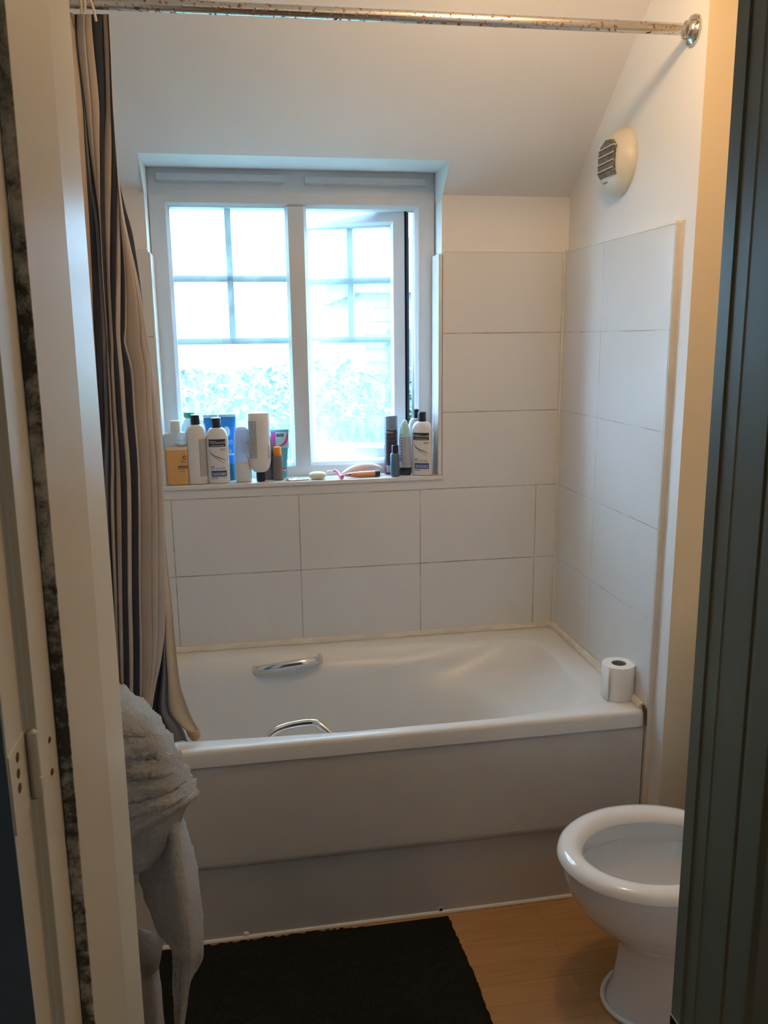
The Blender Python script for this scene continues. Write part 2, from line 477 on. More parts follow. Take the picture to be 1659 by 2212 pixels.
# hinge on the left lining
zc = at_y(75, 1650, Y(.70)).z
h = thing('door_hinge', 'cream painted butt hinge with rusty screw heads on the left door lining', 'hinge', (-1.2457, Y(.70), zc))
b = MB(); b.box((-.002, -.052, -.036), (.0012, -.004, .034), 'cream'); b.build('leaf', h, smooth=False, bevel=.0008)
for k, (uu, vv) in enumerate(((37, 1636), (39, 1671), (42, 1702))):
    d = ray(uu, vv); q = CAM + d * ((-1.2447 - CAM.x) / d.x)
    b = MB(); c = q - Vector(h.location)
    b.loft([[(c.x + .0006, c.y + .0042 * cos(t * pi / 6), c.z + .0042 * sin(t * pi / 6)) for t in range(12)], [(c.x - .0022, c.y + .0036 * cos(t * pi / 6), c.z + .0036 * sin(t * pi / 6)) for t in range(12)]], 'rustspot')
    b.build('screw', h)
b = MB()
zz = [(-.031, .0), (-.031, .0042), (-.0295, .005), (-.0135, .005), (-.013, .0042), (-.0125, .005), (.0135, .005), (.014, .0042), (.0145, .005), (.026, .005), (.029, .0048), (.032, .002), (.0325, 0)]
b.loft([[(.0058 + r * cos(t * pi / 8), .0015 + r * sin(t * pi / 8), z * 1.0) for t in range(16)] for z, r in zz if r], 'cream'); b.build('knuckle', h)
for uu, vv in ((107, 1598), (113, 1667)):
    d = ray(uu, vv); q = CAM + d * ((-1.2357 - CAM.x) / d.x); c = q - Vector(h.location)
    b = MB(); b.loft([[(c.x - .0006, c.y + .004 * cos(t * pi / 6) * (1 + .3 * sin(3 * t)), c.z + .003 * sin(t * pi / 6)) for t in range(12)], [(c.x + .0006, c.y + .0036 * cos(t * pi / 6), c.z + .0026 * sin(t * pi / 6)) for t in range(12)]], 'rustspot'); b.build('screw', h)

# ------------------------------------------------------------------ window
FY0, FY1 = RD, RD + .07
b = MB()
FXL, FXR = -1.2395, -.4704      # inner edges of outer frame
ZT, ZB = Z0 + 1.400, Z0 + .5946
MXL, MXR = -.8845, -.8237
fx0, fx1 = RX0 + .002, RX1 - .002
U = 'upvc'


def bev_frame(b, x0, x1, z0, z1, xi0, xi1, zi0, zi1, y0, y1, mat, ch=.012):
    """rectangular frame with a chamfered inner edge"""
    L = [[(x0, y1, z0), (x1, y1, z0), (x1, y1, z1), (x0, y1, z1)], [(x0, y0, z0), (x1, y0, z0), (x1, y0, z1), (x0, y0, z1)],
         [(xi0 - ch, y0, zi0 - ch), (xi1 + ch, y0, zi0 - ch), (xi1 + ch, y0, zi1 + ch), (xi0 - ch, y0, zi1 + ch)],
         [(xi0, y0 + ch, zi0), (xi1, y0 + ch, zi0), (xi1, y0 + ch, zi1), (xi0, y0 + ch, zi1)], [(xi0, y1, zi0), (xi1, y1, zi0), (xi1, y1, zi1), (xi0, y1, zi1)]]
    b.loft(L + [L[0]], mat, False, False)


bev_frame(b, fx0, fx1, SILL - .002, Z0 + 1.434, FXL, FXR, ZB, ZT, FY0, FY1, U)
win = struct(b.build('window_1', smooth=False, bevel=.0015), 'white plastic window with one open casement over the bottle-lined sill', 'window')
b = MB()
mp = [(MXL - .004, FY0 + .012), (MXL + .006, FY0 - .002), (MXR - .006, FY0 - .002), (MXR + .004, FY0 + .012), (MXR + .004, FY1), (MXL - .004, FY1)]
b.prism(mp, ZB - .012, ZT + .004, U); b.build('mullion', win, smooth=False, bevel=.001)
b = MB()   # head extension with trickle vents
b.box((fx0, FY0 + .006, Z0 + 1.432), (fx1, FY1, RTOP), U); hd = b.build('head_extension', win, smooth=False)
for x0, x1, z in ((-1.274, -.886, Z0 + 1.4745), (-.823, -.436, Z0 + 1.472)):
    b = MB(); b.box((x0, FY0 - .006, z), (x1, FY0 + .01, z + .021), U)
    b.box((x0 + .003, FY0 - .003, z - .0035), (x1 - .003, FY0 + .009, z), U)
    b.build('trickle_vent', win, smooth=False, bevel=.002)


def bars(b, x0, x1, zt, zb, y, rows, xm, w=.021):
    for z in rows: b.box((x0, y - .005, z - w / 2), (x1, y + .0085, z + w / 2), U)
    b.box((xm - w / 2, y - .005, rows[-1] - w / 2), (xm + w / 2, y + .0085, zt), U)


GY = FY0 + .024
b = MB(); bars(b, FXL - .002, MXL + .001, ZT, ZB, GY + .014, (Z0 + 1.1885, Z0 + .994), -1.0655); b.build('glazing_bars', win, smooth=False, bevel=.003)
b = MB(); b.box((FXL - .004, GY - .016, ZB - .004), (MXL + .004, GY - .012, ZT + .004), 'pane'); b.build('pane', win, smooth=False)
# open casement, hinged on the right, swung outwards
CW, CH = .385, ZT - ZB + .024
cas = bpy.data.objects.new('casement', None); COL.objects.link(cas); cas.parent = win
cas.location = (-.495, FY0 + .048, ZB - .012); cas.rotation_euler = (0, 0, -radians(23))
b = MB()
ci0, ci1, cz0, cz1 = -CW + .050, -.052, .055, CH - .055
bev_frame(b, -CW, 0, 0, CH, ci0, ci1, cz0, cz1, -.012, .038, U, .014)
b.box((-CW + .012, -.0122, .012), (-CW + .016, .0, CH - .012), U)
b.build('sash', cas, smooth=False, bevel=.002)
b = MB()
r1, r2 = Z0 + 1.1885 - (ZB - .012), Z0 + .994 - (ZB - .012)
bars(b, ci0 - .002, ci1 + .002, cz1, cz0, .022, (r1, r2), (ci0 + ci1) / 2, .022); b.build('glazing_bars', cas, smooth=False, bevel=.003)
b = MB(); b.box((ci0 - .004, -.003, cz0 - .004), (ci1 + .004, .001, cz1 + .004), 'pane'); b.build('pane', cas, smooth=False)
b = MB(); b.box((0, -.008, .004), (.005, .037, CH - .004), 'seal'); b.box((-.004, .006, .0), (.0005, .02, CH), 'seal'); b.build('rubber_seal', cas, smooth=False)
b = MB(); b.box((-CW + .012, -.028, .368), (-CW + .034, -.012, .43), U); b.tube([(-CW + .022, -.03, .40), (-CW + .03, -.048, .402), (-CW + .075, -.052, .402), (-CW + .105, -.05, .399)], [.007, .008, .008, .0065], U, 10, sz=.9)
b.build('handle', cas, bevel=.001)
b = MB(); b.box((-.024, -.0135, .392), (-.016, -.0115, .402), U); b.box((-.024, -.0135, .365), (-.016, -.0115, .375), U); b.build('hinge_covers', cas, smooth=False)

# ------------------------------------------------------------------ outside
GZ = -2.6
b = MB(); b.box((-40, .35, GZ - .1), (40, 60, GZ), 'lawn'); g = struct(b.build('ground', smooth=False))
g['label'] = 'green lawn far below the window'; g['category'] = 'ground'


def leafy(n, x0, x1, y0, y1, z0, z1, seed, s=.16):
    rd = random.Random(seed); b = MB()
    for _ in range(n):
        x, y = rd.uniform(x0, x1), rd.uniform(y0, y1)
        top = z1 + .5 * noise.noise((x * .5, y * .4, seed))
        z = z0 + (top - z0) * rd.random() ** .7
        a, t = rd.uniform(0, 2 * pi), rd.uniform(-.9, .9); q = s * rd.uniform(.6, 1.3)
        u_ = Vector((cos(a), sin(a), t)).normalized() * q; w = Vector((-sin(a), cos(a), rd.uniform(-.6, .6))).normalized() * q * .5
        c = Vector((x, y, z))
        b.add([c - u_, c + w, c + u_, c - w], [(0, 1, 2, 3)], 'leaf')
    return b


hb = MB(); hb.box((-7, 7.4, GZ), (8, 8.3, .5), 'leaf')
hedge = tag(leafy(20000, -5, 6.5, 6.9, 8.5, -1.2, 1.25, 3, .07).build('hedge', smooth=False), 'tall leafy green hedge standing beyond the window', 'hedge', kind='stuff')
hb.build('hedge_core', hedge, smooth=False)
hs = thing('house', 'pale clad house with a slate roof seen through the gap beside the casement', 'house', (3.9, 13.0, GZ))
b = MB()
b.box((-2.6, 0, 0), (3.4, 6, 5.0), 'outside_wall')
for k in range(20): b.box((-2.63, -.03, .2 + k * .25), (3.43, .0, .24 + k * .25), 'outside_wall')
b.build('walls', hs, smooth=False)
b = MB(); b.add([(-2.8, -.3, 4.95), (3.6, -.3, 4.95), (3.6, 6.3, 4.95), (-2.8, 6.3, 4.95), (-2.8, 3, 6.3), (3.6, 3, 6.3)], [(0, 1, 5, 4), (2, 3, 4, 5), (1, 2, 5), (3, 0, 4), (0, 3, 2, 1)], 'slate'); b.build('roof', hs, smooth=False)
for x in (-2.2, .9):
    b = MB(); b.box((x, -.06, 3.0), (x + 1.1, .05, 4.3), 'slate'); b.build('window_panel', hs, smooth=False)

# ------------------------------------------------------------------ bath
bath = thing('bathtub', 'white acrylic bathtub along the tiled wall under the window', 'bathtub', (0, 0, 0))
N = 160


def sup(x0, x1, y0, y1, z, n):
    return ell((x0 + x1) / 2, (y0 + y1) / 2, (x1 - x0) / 2, (y1 - y0) / 2, Z0 + z, n, N)


def deck(l, up, dn, dz=0):
    o = []
    for x, y, z in l:
        t = smooth(-1.115, -1.045, x) * (1 - smooth(-.62, -.30, x) * .75)
        t2 = smooth(-1.115, -1.045, x) * (1 - smooth(-.40, -.12, x))
        wy = smooth(-.5, -.2, y); wn_ = 1 - smooth(-.55, -.45, y)
        o.append((x, y + t * up * wy - t2 * dn * wn_, z - dz * t * wy))
    return o




def tubl(x0, x1, y0, y1, z, nl, nr, xc=-.80):
    """loop whose right end is a rounder curve than its left end"""
    cy, bb_ = (y0 + y1) / 2, (y1 - y0) / 2; o = []
    for k in range(N):
        t = 2 * pi * k / N; c, q = cos(t), sin(t); n_ = nr if c > 0 else nl
        o.append((xc + (x1 - xc if c > 0 else xc - x0) * math.copysign(abs(c) ** (2 / n_), c), cy + bb_ * math.copysign(abs(q) ** (2 / n_), q), Z0 + z))
    return o


loops = [sup(-1.700, -.001, -.700, -.001, -.046, 60), sup(-1.700, -.001, -.700, -.001, -.012, 60), sup(-1.698, -.003, -.698, -.003, -.004, 60), sup(-1.690, -.010, -.690, -.010, 0, 50),
         deck(tubl(-1.62, -.100, -.640, -.095, 0, 14, 9), .045, .028, .003), deck(tubl(-1.614, -.106, -.634, -.101, -.004, 13, 8), .04, .026, .008), deck(tubl(-1.608, -.118, -.627, -.108, -.016, 12, 7), .02, .018, .022),
         deck(tubl(-1.602, -.140, -.618, -.116, -.04, 10, 6), .004, .004, .006), tubl(-1.598, -.20, -.613, -.121, -.075, 9, 4), tubl(-1.592, -.285, -.608, -.126, -.115, 8, 2.6), tubl(-1.588, -.315, -.604, -.130, -.14, 7, 2.3),
         tubl(-1.575, -.360, -.597, -.138, -.22, 5, 2.2), tubl(-1.56, -.42, -.585, -.15, -.32, 4.5, 2.2),
         tubl(-1.54, -.47, -.565, -.17, -.375, 4, 2.2), tubl(-1.50, -.52, -.53, -.205, -.405, 3.6, 2.2), tubl(-1.30, -.68, -.42, -.31, -.415, 3, 2.2)]
b = MB(); b.loft(loops, 'acrylic', False, True); b.build('tub', bath, angle=60)
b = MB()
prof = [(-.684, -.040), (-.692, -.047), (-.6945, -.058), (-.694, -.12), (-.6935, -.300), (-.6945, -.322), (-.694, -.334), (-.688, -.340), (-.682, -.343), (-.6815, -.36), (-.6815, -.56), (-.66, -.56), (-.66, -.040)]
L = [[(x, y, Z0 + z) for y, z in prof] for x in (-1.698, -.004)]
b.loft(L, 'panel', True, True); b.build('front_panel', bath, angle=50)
for u, v, m1 in ((952, 1963, 'dark_gap'), (532, 2018, 'paper')):
    q = at_y(u, v, -.682); b = MB()
    b.loft([[(q.x + r * cos(t * pi / 8), yy, q.z + r * sin(t * pi / 8)) for t in range(16)] for r, yy in ((.0078, -.681), (.0074, -.6845), (.0055, -.6855))], 'paper' if m1 == 'paper' else 'panel')
    if m1 == 'dark_gap': b.loft([[(q.x + r * cos(t * pi / 8), yy, q.z + r * sin(t * pi / 8)) for t in range(16)] for r, yy in ((.0045, -.685), (.0042, -.6862))], 'dark_gap')
    b.build('panel_screw', bath)
b = MB()
hp = catmull([(-1.050, -.072, Z0 - .048), (-1.048, -.100, Z0 - .044), (-1.028, -.128, Z0 - .034), (-.98, -.142, Z0 - .024), (-.90, -.142, Z0 - .017), (-.853, -.128, Z0 - .018), (-.834, -.100, Z0 - .024), (-.832, -.072, Z0 - .028)], 6)
b.tube(hp, .0125, 'chrome', 14, sx=.7, sz=1.15); b.build('grip_handle', bath)
b = MB()
hp = catmull([(-1.034, -.640, Z0 - .06), (-1.030, -.632, Z0 - .036), (-1.006, -.612, Z0 - .012), (-.965, -.600, Z0 - .003), (-.905, -.600, Z0 + .001), (-.878, -.612, Z0 - .008), (-.852, -.632, Z0 - .034), (-.848, -.640, Z0 - .06)], 6)
b.tube(hp, .0095, 'chrome', 14, sx=1.15, sz=.85); b.build('grip_handle', bath)
# silicone around the bath
b = MB()
rd = random.Random(4)
b.tube([(XL + .01 + k * .0168, -.004 + rd.uniform(-.001, .001), Z0 + .003) for k in range(101)], [.0125 + rd.uniform(-.0015, .0015) for _ in range(101)], 'silicone', 8)
b.tube([(-.004 + rd.uniform(-.001, .001), -.006 - k * .0113, Z0 + .003) for k in range(61)], [.0125 + rd.uniform(-.0015, .0015) for _ in range(61)], 'silicone', 8)
struct(b.build('trim_1'))
b = MB()
b.tube([(-.004, -.676, Z0 + .006), (-.0035, -.688, Z0 + .005), (-.003, -.697, Z0 - .002), (-.0022, -.7005, Z0 - .014), (-.0018, -.7005, Z0 - .044)], [.003, .0055, .0045, .0022, .0018], 'rustspot', 8)
struct(b.build('trim_3'))
b = MB(); b.tube([(-1.69, -.683, .003), (-.004, -.683, .003)], .006, 'paper', 8); struct(b.build('trim_2'))

# ------------------------------------------------------------------ curtain rail and curtain
rail = thing('shower_curtain_rail', 'pitted chrome curtain rail with rust spots high across the bath', 'curtain rail', (0, -.706, Z0 + 1.68))
b = MB()
tr_ = .0125
b.tube([(x, 0, .003 + .012 * (x / 1.7) + 0) for x in (-1.70, -1.2, -.8, -.4, -.02)], tr_, 'rusty', 24); b.build('rail_tube', rail)
b = MB()
b.loft([[(xx, r * cos(t * pi / 14), .002 + r * sin(t * pi / 14)) for t in range(28)] for xx, r in ((.0145, .033), (.010, .033), (.006, .031), (.002, .024), (-.003, .0195), (-.009, .0185), (-.010, .0126))], 'rusty'); b.build('wall_flange', rail)

curt = thing('shower_curtain', 'shower curtain in charcoal, taupe and grey stripes bunched at the left end of the rail', 'curtain', (0, 0, 0))
V = [31, 90, 220, 300, 400, 480, 600, 700, 740, 800, 900, 1000, 1100, 1280, 1400, 1500, 1600]
C = [
 [160, 163, 164, 166, 183, 197, 222, 232, 233, 233.5, 234, 234.5, 235, 236, 237],
 [165, 166, 167, 168, 185, 201, 225, 236, 237, 237.3, 237.6, 237.9, 238, 238.6, 239],
 [178, 180, 181.5, 183, 196, 214, 229, 239, 243, 243.2, 243.4, 243.6, 243.8, 244, 244.4],
 [182, 185, 188, 191, 201, 215, 226, 241, 248, 248.2, 248.4, 248.6, 248.8, 249, 249.4],
 [188, 194, 199, 205, 210, 216, 225, 240, 253, 255, 255.3, 255.6, 256, 257, 258],
 [193, 205, 212, 216, 216.5, 217, 226, 238, 253, 260, 260.6, 261, 266, 268, 270],
 [199, 213, 221, 222, 222.5, 223, 230, 238, 251, 261, 270, 271, 290, 294, 297],
 [202, 219, 228, 229, 229.5, 230, 235, 243, 250, 260, 270, 273, 302, 309, 314],
 [205, 221, 230, 231, 231.5, 232, 238, 245, 252, 261, 268, 272, 303, 314, 322],
 [208, 223, 232, 233, 235, 236, 239, 246, 257, 267, 282, 287, 313, 325, 330],
 [213, 226, 235, 238, 240, 241, 243, 252, 264, 273, 289, 293, 317, 330, 341],
 [214, 225, 234, 240, 244, 246, 249, 259, 272, 281, 297, 301, 324, 337, 349],
 [216, 226, 233, 239, 244, 246, 251, 262, 275, 284, 299, 304, 327, 341, 354],
 [222, 232, 240, 246, 250, 252, 255, 264, 276, 285, 300, 304, 327, 341, 358],
 [230, 238, 246, 251, 254, 255, 257, 266, 279, 288, 302, 307, 329, 340, 352],
 [234, 242, 250, 255, 257, 258, 260, 268, 280, 288, 302, 306, 322, 328, 333],
 [238, 246, 252, 257, 259, 260, 262, 270, 281, 289, 300, 304, 312, 316, 320]]
DEP = [-.690, -.680, -.676, -.672, -.718, -.708, -.674, -.700, -.708, -.694, -.704, -.694, -.706, -.694, -.664]
CM = ['darkstripe', 'greystripe', 'darkstripe', 'lightstripe', 'taupe', 'darkstripe', 'taupe', 'darkstripe', 'lightstripe', 'darkstripe', 'lightstripe', 'taupe', 'lightstripe', 'greystripe']
cols = []
for j in range(15):
    DEP[j] = -.697 + (DEP[j] + .697) * .16
    cols.append(catmull([tuple(at_y(C[i][j], V[i], DEP[j] + .0025 * sin(i * 1.3 + j))) for i in range(len(V))], 4))
b = MB()
for j in range(14):
    a_, c_ = cols[j], cols[j + 1]; strips = []
    for t in (0, .25, .5, .75, 1):
        strips.append([p.lerp(q, t) + Vector((0, -.0018 * sin(pi * t) * min(1, (q - p).length / .01), 0)) for p, q in zip(a_, c_)])
    mt = CM[j] if j != 13 else 'lightstripe'
    b.grid(strips, mt)
# hidden folds to the left, behind the door lining
base = cols[0]; hx = 0
prev = base
for k in range(14):
    hx -= .018; nxt = [p + Vector((hx * (1 if i > 12 else .6 + .4 * i / 12), .018 * (1 if k % 2 else -1), 0)) for i, p in enumerate(base)]
    mid = [(p + q) / 2 for p, q in zip(prev, nxt)]
    b.grid([prev, mid, nxt], ['taupe', 'darkstripe', 'lightstripe'][k % 3]); prev = nxt
b.build('cloth', curt, solid=.0012)
b = MB()   # dark hem edge that swings out from the stripes
fl = [(400, 256, 259), (450, 262, 271), (500, 271, 285), (550, 284, 293.5), (600, 295, 301), (650, 303, 307), (690, 311, 312)]
A = catmull([tuple(at_y(u0, v, -.672)) for v, u0, u1 in fl], 4); B = catmull([tuple(at_y(u1, v, -.664)) for v, u0, u1 in fl], 4)
b.grid([A, [(p + q) / 2 for p, q in zip(A, B)], B], 'darkstripe'); b.build('hem', curt, solid=.001)
b = MB()   # lining falling behind the cloth into the bath
ln = [(1150, 349, 356), (1220, 352, 362), (1290, 354, 370), (1400, 356, 380), (1480, 361, 390), (1535, 366, 409), (1562, 385, 421), (1578, 402, 431)]
A = catmull([tuple(at_y(u0, v, -.650)) for v, u0, u1 in ln], 5); B = catmull([tuple(at_y(u1, v, -.640)) for v, u0, u1 in ln], 5)
b.grid([[p.lerp(q, t) + Vector((0, -.003 * sin(pi * t * 2), 0)) for p, q in zip(A, B)] for t in (0, .15, .3, .45, .6, .75, .9, 1)], 'liner')
b.build('lining', curt, solid=.0015)
b = MB()
A = [at_y(u, v, -.652) for u, v in ((402, 1577), (406, 1588), (414, 1598))]; B = [at_y(u, v, -.642) for u, v in ((431, 1574), (432, 1584), (431, 1594))]
b.grid([[p.lerp(q, t) + Vector((0, -.012 * sin(pi * t), 0)) for p, q in zip(A, B)] for t in (0, .25, .5, .75, 1)], 'tan'); b.build('hem_tab', curt, solid=.003)
b = MB()   # dark inside fold under the lining
ln = [(1330, 355, 358), (1400, 350, 358), (1470, 338, 363), (1535, 328, 366), (1570, 330, 392), (1602, 335, 405)]
A = catmull([tuple(at_y(u0, v, -.668)) for v, u0, u1 in ln], 5); B = catmull([tuple(at_y(u1, v, -.656)) for v, u0, u1 in ln], 5)
G_ = [[p.lerp(q, t) + Vector((0, .006 * sin(pi * t * 3), 0)) for p, q in zip(A, B)] for t in (0, .2, .4, .55, .7, .85, 1)]
b.grid(G_[:4], 'darkstripe'); b.grid(G_[3:], 'greystripe'); b.build('inside_fold', curt, solid=.001)
for (u0, v0), (u1, v1) in (((172, 0), (176, 28)), ((180, 0), (183, 30)), ((190, -2), (208, 46))):
    b = MB(); p = at_y(u0, v0 - 12, -.722); q = at_y(u1, v1, -.716)
    b.tube(catmull([(p.x, -.689, p.z + .012), (p.x, -.706, p.z + .022), tuple(p), tuple((p + q) / 2 + Vector((.002, -.002, 0))), tuple(q)], 4), .0027, 'cord', 8); b.build('cord', curt)

# ------------------------------------------------------------------ extractor fan
fan = thing('extractor_fan', 'round cream extractor fan with a dark grille on the wall above the tiles', 'extractor fan', (.0148, -.356, Z0 + 1.4635))
b = MB()


def disc(x, r, oy=0, oz=0, n=40): return [(x, oy + r * cos(2 * pi * t / n), oz + r * sin(2 * pi * t / n)) for t in range(n)]


b.loft([disc(0, .0895), disc(-.005, .0905), disc(-.012, .0885), disc(-.024, .080), disc(-.034, .070), disc(-.041, .058), disc(-.0445, .042), disc(-.046, .02)], 'fan'); b.build('housing', fan, angle=50)
b = MB()
gp = [(-.056, -.044), (-.056, .030), (-.035, .048), (.0, .052), (.032, .040), (.045, .02), (.045, -.03), (.03, -.044)]
b.loft([[(-.036, y + .004, z + .006) for y, z in gp], [(-.0474, y + .004, z + .006) for y, z in gp]], 'grille_dark'); b.build('grille_opening', fan, smooth=False)  # dark mottled block set slightly proud in place of a grille recess
for k in range(4):
    z = -.020 + k * .019; b = MB(); b.box((-.0512, -.052, z - .0011), (-.040, .050, z + .0011), 'fan'); b.build('grille_bar', fan, smooth=False)
b = MB(); b.box((-.0448, -.006, -.054), (-.039, .016, -.050), 'greyink'); b.build('maker_plate', fan, smooth=False)

# ------------------------------------------------------------------ ceiling lamp (above the picture)
lamp = thing('ceiling_lamp', 'bare bulb in a white holder on the bathroom ceiling', 'lamp', (LAMP_POS.x, LAMP_POS.y, CEIL))
b = MB(); b.loft([ell(0, 0, r, r, z, 2, 24) for z, r in ((0, .045), (-.018, .045), (-.024, .02), (-.042, .018))], 'whitecap'); b.build('bulb_holder', lamp)

# ------------------------------------------------------------------ toilet
wc = thing('toilet', 'white toilet with its seat down beside the bath, half hidden by the door lining', 'toilet', (0, -1.07, 0))


def egg(x0, x1, w, z, xw=None, N_=64, n=2.0):
    """egg outline: tip at x0, back at x1, widest (half width w) at xw"""
    xw = xw if xw is not None else x0 + (x1 - x0) * .52
    out = []
    for k in range(N_):
        t = 2 * pi * k / N_; c, q = cos(t), sin(t)
        x = xw + (xw - x0) * c if c < 0 else xw + (x1 - xw) * c
        out.append((x, w * q, z))
    return out


b = MB()
SZ = .418
sec = [(.0, -.018), (.003, -.006), (.012, .002), (.026, .005), (.040, .003), (.052, -.004), (.059, -.014), (.060, -.020)]
Ls = [egg(-.386 + d, .05 - d * .6, .181 - d, SZ - .005 + z, -.165) for d, z in sec]
Ls.append(egg(-.386 + .058, .05 - .035, .181 - .058, SZ - .027, -.165)); Ls.append(egg(-.386 + .004, .05 - .003, .181 - .004, SZ - .026, -.165))
b.loft(Ls + [Ls[0]], 'seat', False, False); b.build('seat', wc, angle=60)
b = MB()
out = [(-.376, .07, .172, .388, -.165), (-.376, .07, .172, .378, -.165), (-.370, .07, .169, .350, -.16), (-.352, .07, .160, .300, -.15), (-.318, .06, .144, .255, -.13), (-.268, .06, .120, .215, -.10), (-.238, .06, .106, .185, -.08), (-.228, .06, .101, .155, -.08), (-.231, .06, .102, .10, -.08), (-.240, .07, .106, .05, -.08), (-.250, .08, .112, .02, -.08), (-.256, .08, .115, .004, -.08)]
inn = [(-.350, .05, .150, .388, -.165), (-.336, .04, .138, .384, -.165), (-.335, .04, .137, .345, -.165), (-.346, .05, .146, .335, -.165), (-.318, .02, .128, .28, -.15), (-.25, -.03, .088, .22, -.13), (-.20, -.06, .06, .19, -.12)]
b.loft([egg(a, c, w, z, m_) for a, c, w, z, m_ in reversed(out)] + [egg(a, c, w, z, m_) for a, c, w, z, m_ in inn], 'ceramic', True, True); b.build('pan', wc, angle=60)
b = MB(); b.tube([(x, y, .006) for x, y, z in egg(-.262, .08, .120, 0, -.08)], .006, 'paper', 8); b.build('floor_sealant', wc)
b = MB(); b.box((.075, -.20, .40), (.275, .20, .76), 'ceramic'); b.box((.06, -.21, .76), (.278, .21, .79), 'ceramic'); b.build('cistern', wc, smooth=True, bevel=.02)
b = MB(); b.box((.02, -.10, .30), (.24, .10, .41), 'ceramic'); b.build('cistern_shelf', wc, bevel=.02)

# ------------------------------------------------------------------ toilet roll
p = at_z(1333, 1503, Z0)
roll = thing('toilet_roll', 'white toilet roll standing on the bath corner by the tile edge', 'toilet roll', (p.x, p.y, Z0 + .0005), rotz=.3)
b = MB(); R0, RI, HH = .0455, .0205, .098
n = 48
b.loft([ell(0, 0, RI, RI, 0, 2, n), ell(0, 0, R0 - .001, R0 - .001, 0, 2, n), ell(0, 0, R0, R0, .002, 2, n), ell(0, 0, R0, R0, HH - .002, 2, n), ell(0, 0, R0 - .001, R0 - .001, HH, 2, n), ell(0, 0, RI, RI, HH, 2, n)], 'paper', False, False); b.build('tissue', roll, angle=50)
b = MB(); b.loft([ell(0, 0, RI, RI, .0, 2, 32), ell(0, 0, RI, RI, HH, 2, 32), ell(0, 0, RI - .0012, RI - .0012, HH, 2, 32), ell(0, 0, RI - .0012, RI - .0012, .0, 2, 32)], 'card', False, False); b.build('card_tube', roll)
b = MB(); b.grid([[((R0 + .0006 + .007 * s * s) * cos(pi - .5 + .5 * s + .35), (R0 + .0006 + .007 * s * s) * sin(pi - .5 + .5 * s + .35), z) for z in (.002, .03, .06, HH + .001)] for s in (0, .25, .5, .75, 1)], 'paper'); b.build('loose_sheet', roll, solid=.0006)

# ------------------------------------------------------------------ bath mat
b = MB(); rd = random.Random(9); nx, ny = 90, 60
mx0, mx1, my0, my1 = -1.36, -.540, -1.30, -.694
rows = []
for i in range(nx + 1):
    row = []
    for j in range(ny + 1):
        e = 1 if 0 < i < nx and 0 < j < ny else 0
        x = mx0 + (mx1 - mx0) * i / nx + rd.uniform(-.002, .002); y = my0 + (my1 - my0) * j / ny + rd.uniform(-.002, .002)
        y -= .022 * smooth(-.95, -.54, x) * smooth(-1.0, -.7, y)
        x -= .010 * smooth(-.95, -.72, y) * smooth(-.60, -.54, x)
        row.append((x, y, .001 + e * (.011 + rd.uniform(-.003, .003))))
    rows.append(row)
b.grid(rows, 'matblack')
b.add([(mx0 + .003, my0 + .003, .0005), (mx1 - .003, my0 + .003, .0005), (mx1 - .012, my1 - .003, .0005), (mx0 + .003, my1 - .003, .0005)], [(0, 1, 2, 3)], 'matblack')
tag(b.build('bath_mat'), 'black pile bath mat lying on the wood floor against the bath panel', 'bath mat')

# ------------------------------------------------------------------ basin and towels
bs = thing('washbasin', 'white washbasin mostly hidden under the towels behind the left door lining', 'washbasin', (XL + .004, -1.15, 0))
b = MB()
b.loft([ell(.20, 0, .13, .11, .44, 3), ell(.20, 0, .18, .13, .47, 3), ell(.205, 0, .205, .15, .55, 3), ell(.20, 0, .20, .16, .66, 3.5), ell(.195, 0, .195, .165, .78, 4), ell(.195, 0, .195, .168, .805, 4), ell(.195, 0, .19, .163, .815, 4), ell(.20, 0, .15, .14, .808, 3), ell(.20, 0, .13, .12, .72, 2.6), ell(.20, 0, .05, .05, .67, 2)], 'ceramic'); b.build('bowl', bs, angle=60)
b = MB(); b.loft([ell(.14, 0, .12, .10, 0, 3), ell(.14, 0, .10, .085, .05, 3), ell(.14, 0, .09, .075, .3, 3), ell(.15, 0, .11, .09, .46, 3)], 'ceramic'); b.build('pedestal', bs, angle=60)
b = MB(); b.tube([(.05, .08, .805), (.05, .08, .86), (.06, .08, .88), (.15, .07, .875)], .011, 'chrome'); b.build('tap', bs)


def patch(b, rows, mat, ku=5, kv=5, amp=0.0, ribs=0, seed=1.0, fz=.0, ribj=0):
    """rows of (u, v, y) -> smooth cloth sheet"""
    R = [catmull([tuple(at_y(u, v, y)) for u, v, y in r], ku) for r in rows]
    colsn = len(R[0]); out = [catmull([tuple(R[i][j]) for i in range(len(R))], kv) for j in range(colsn)]
    for j, c in enumerate(out):
        for i, p in enumerate(c):
            q = noise.noise((p.x * 25 + seed, p.y * 25, p.z * 25)) * amp + (noise.noise((p.x * 170, p.z * 170, p.y * 170 + seed)) + .6 * noise.noise((p.x * 330, p.z * 330, seed))) * fz
            q += -ribs * abs(sin(i * pi / kv)) if ribs else 0
            q += -ribj * abs(sin(j * pi / ku * 1.5)) if ribj else 0
            c[i] = Vector((p.x + q * .3, p.y + q, p.z + q * .3))
    b.grid(out, mat)


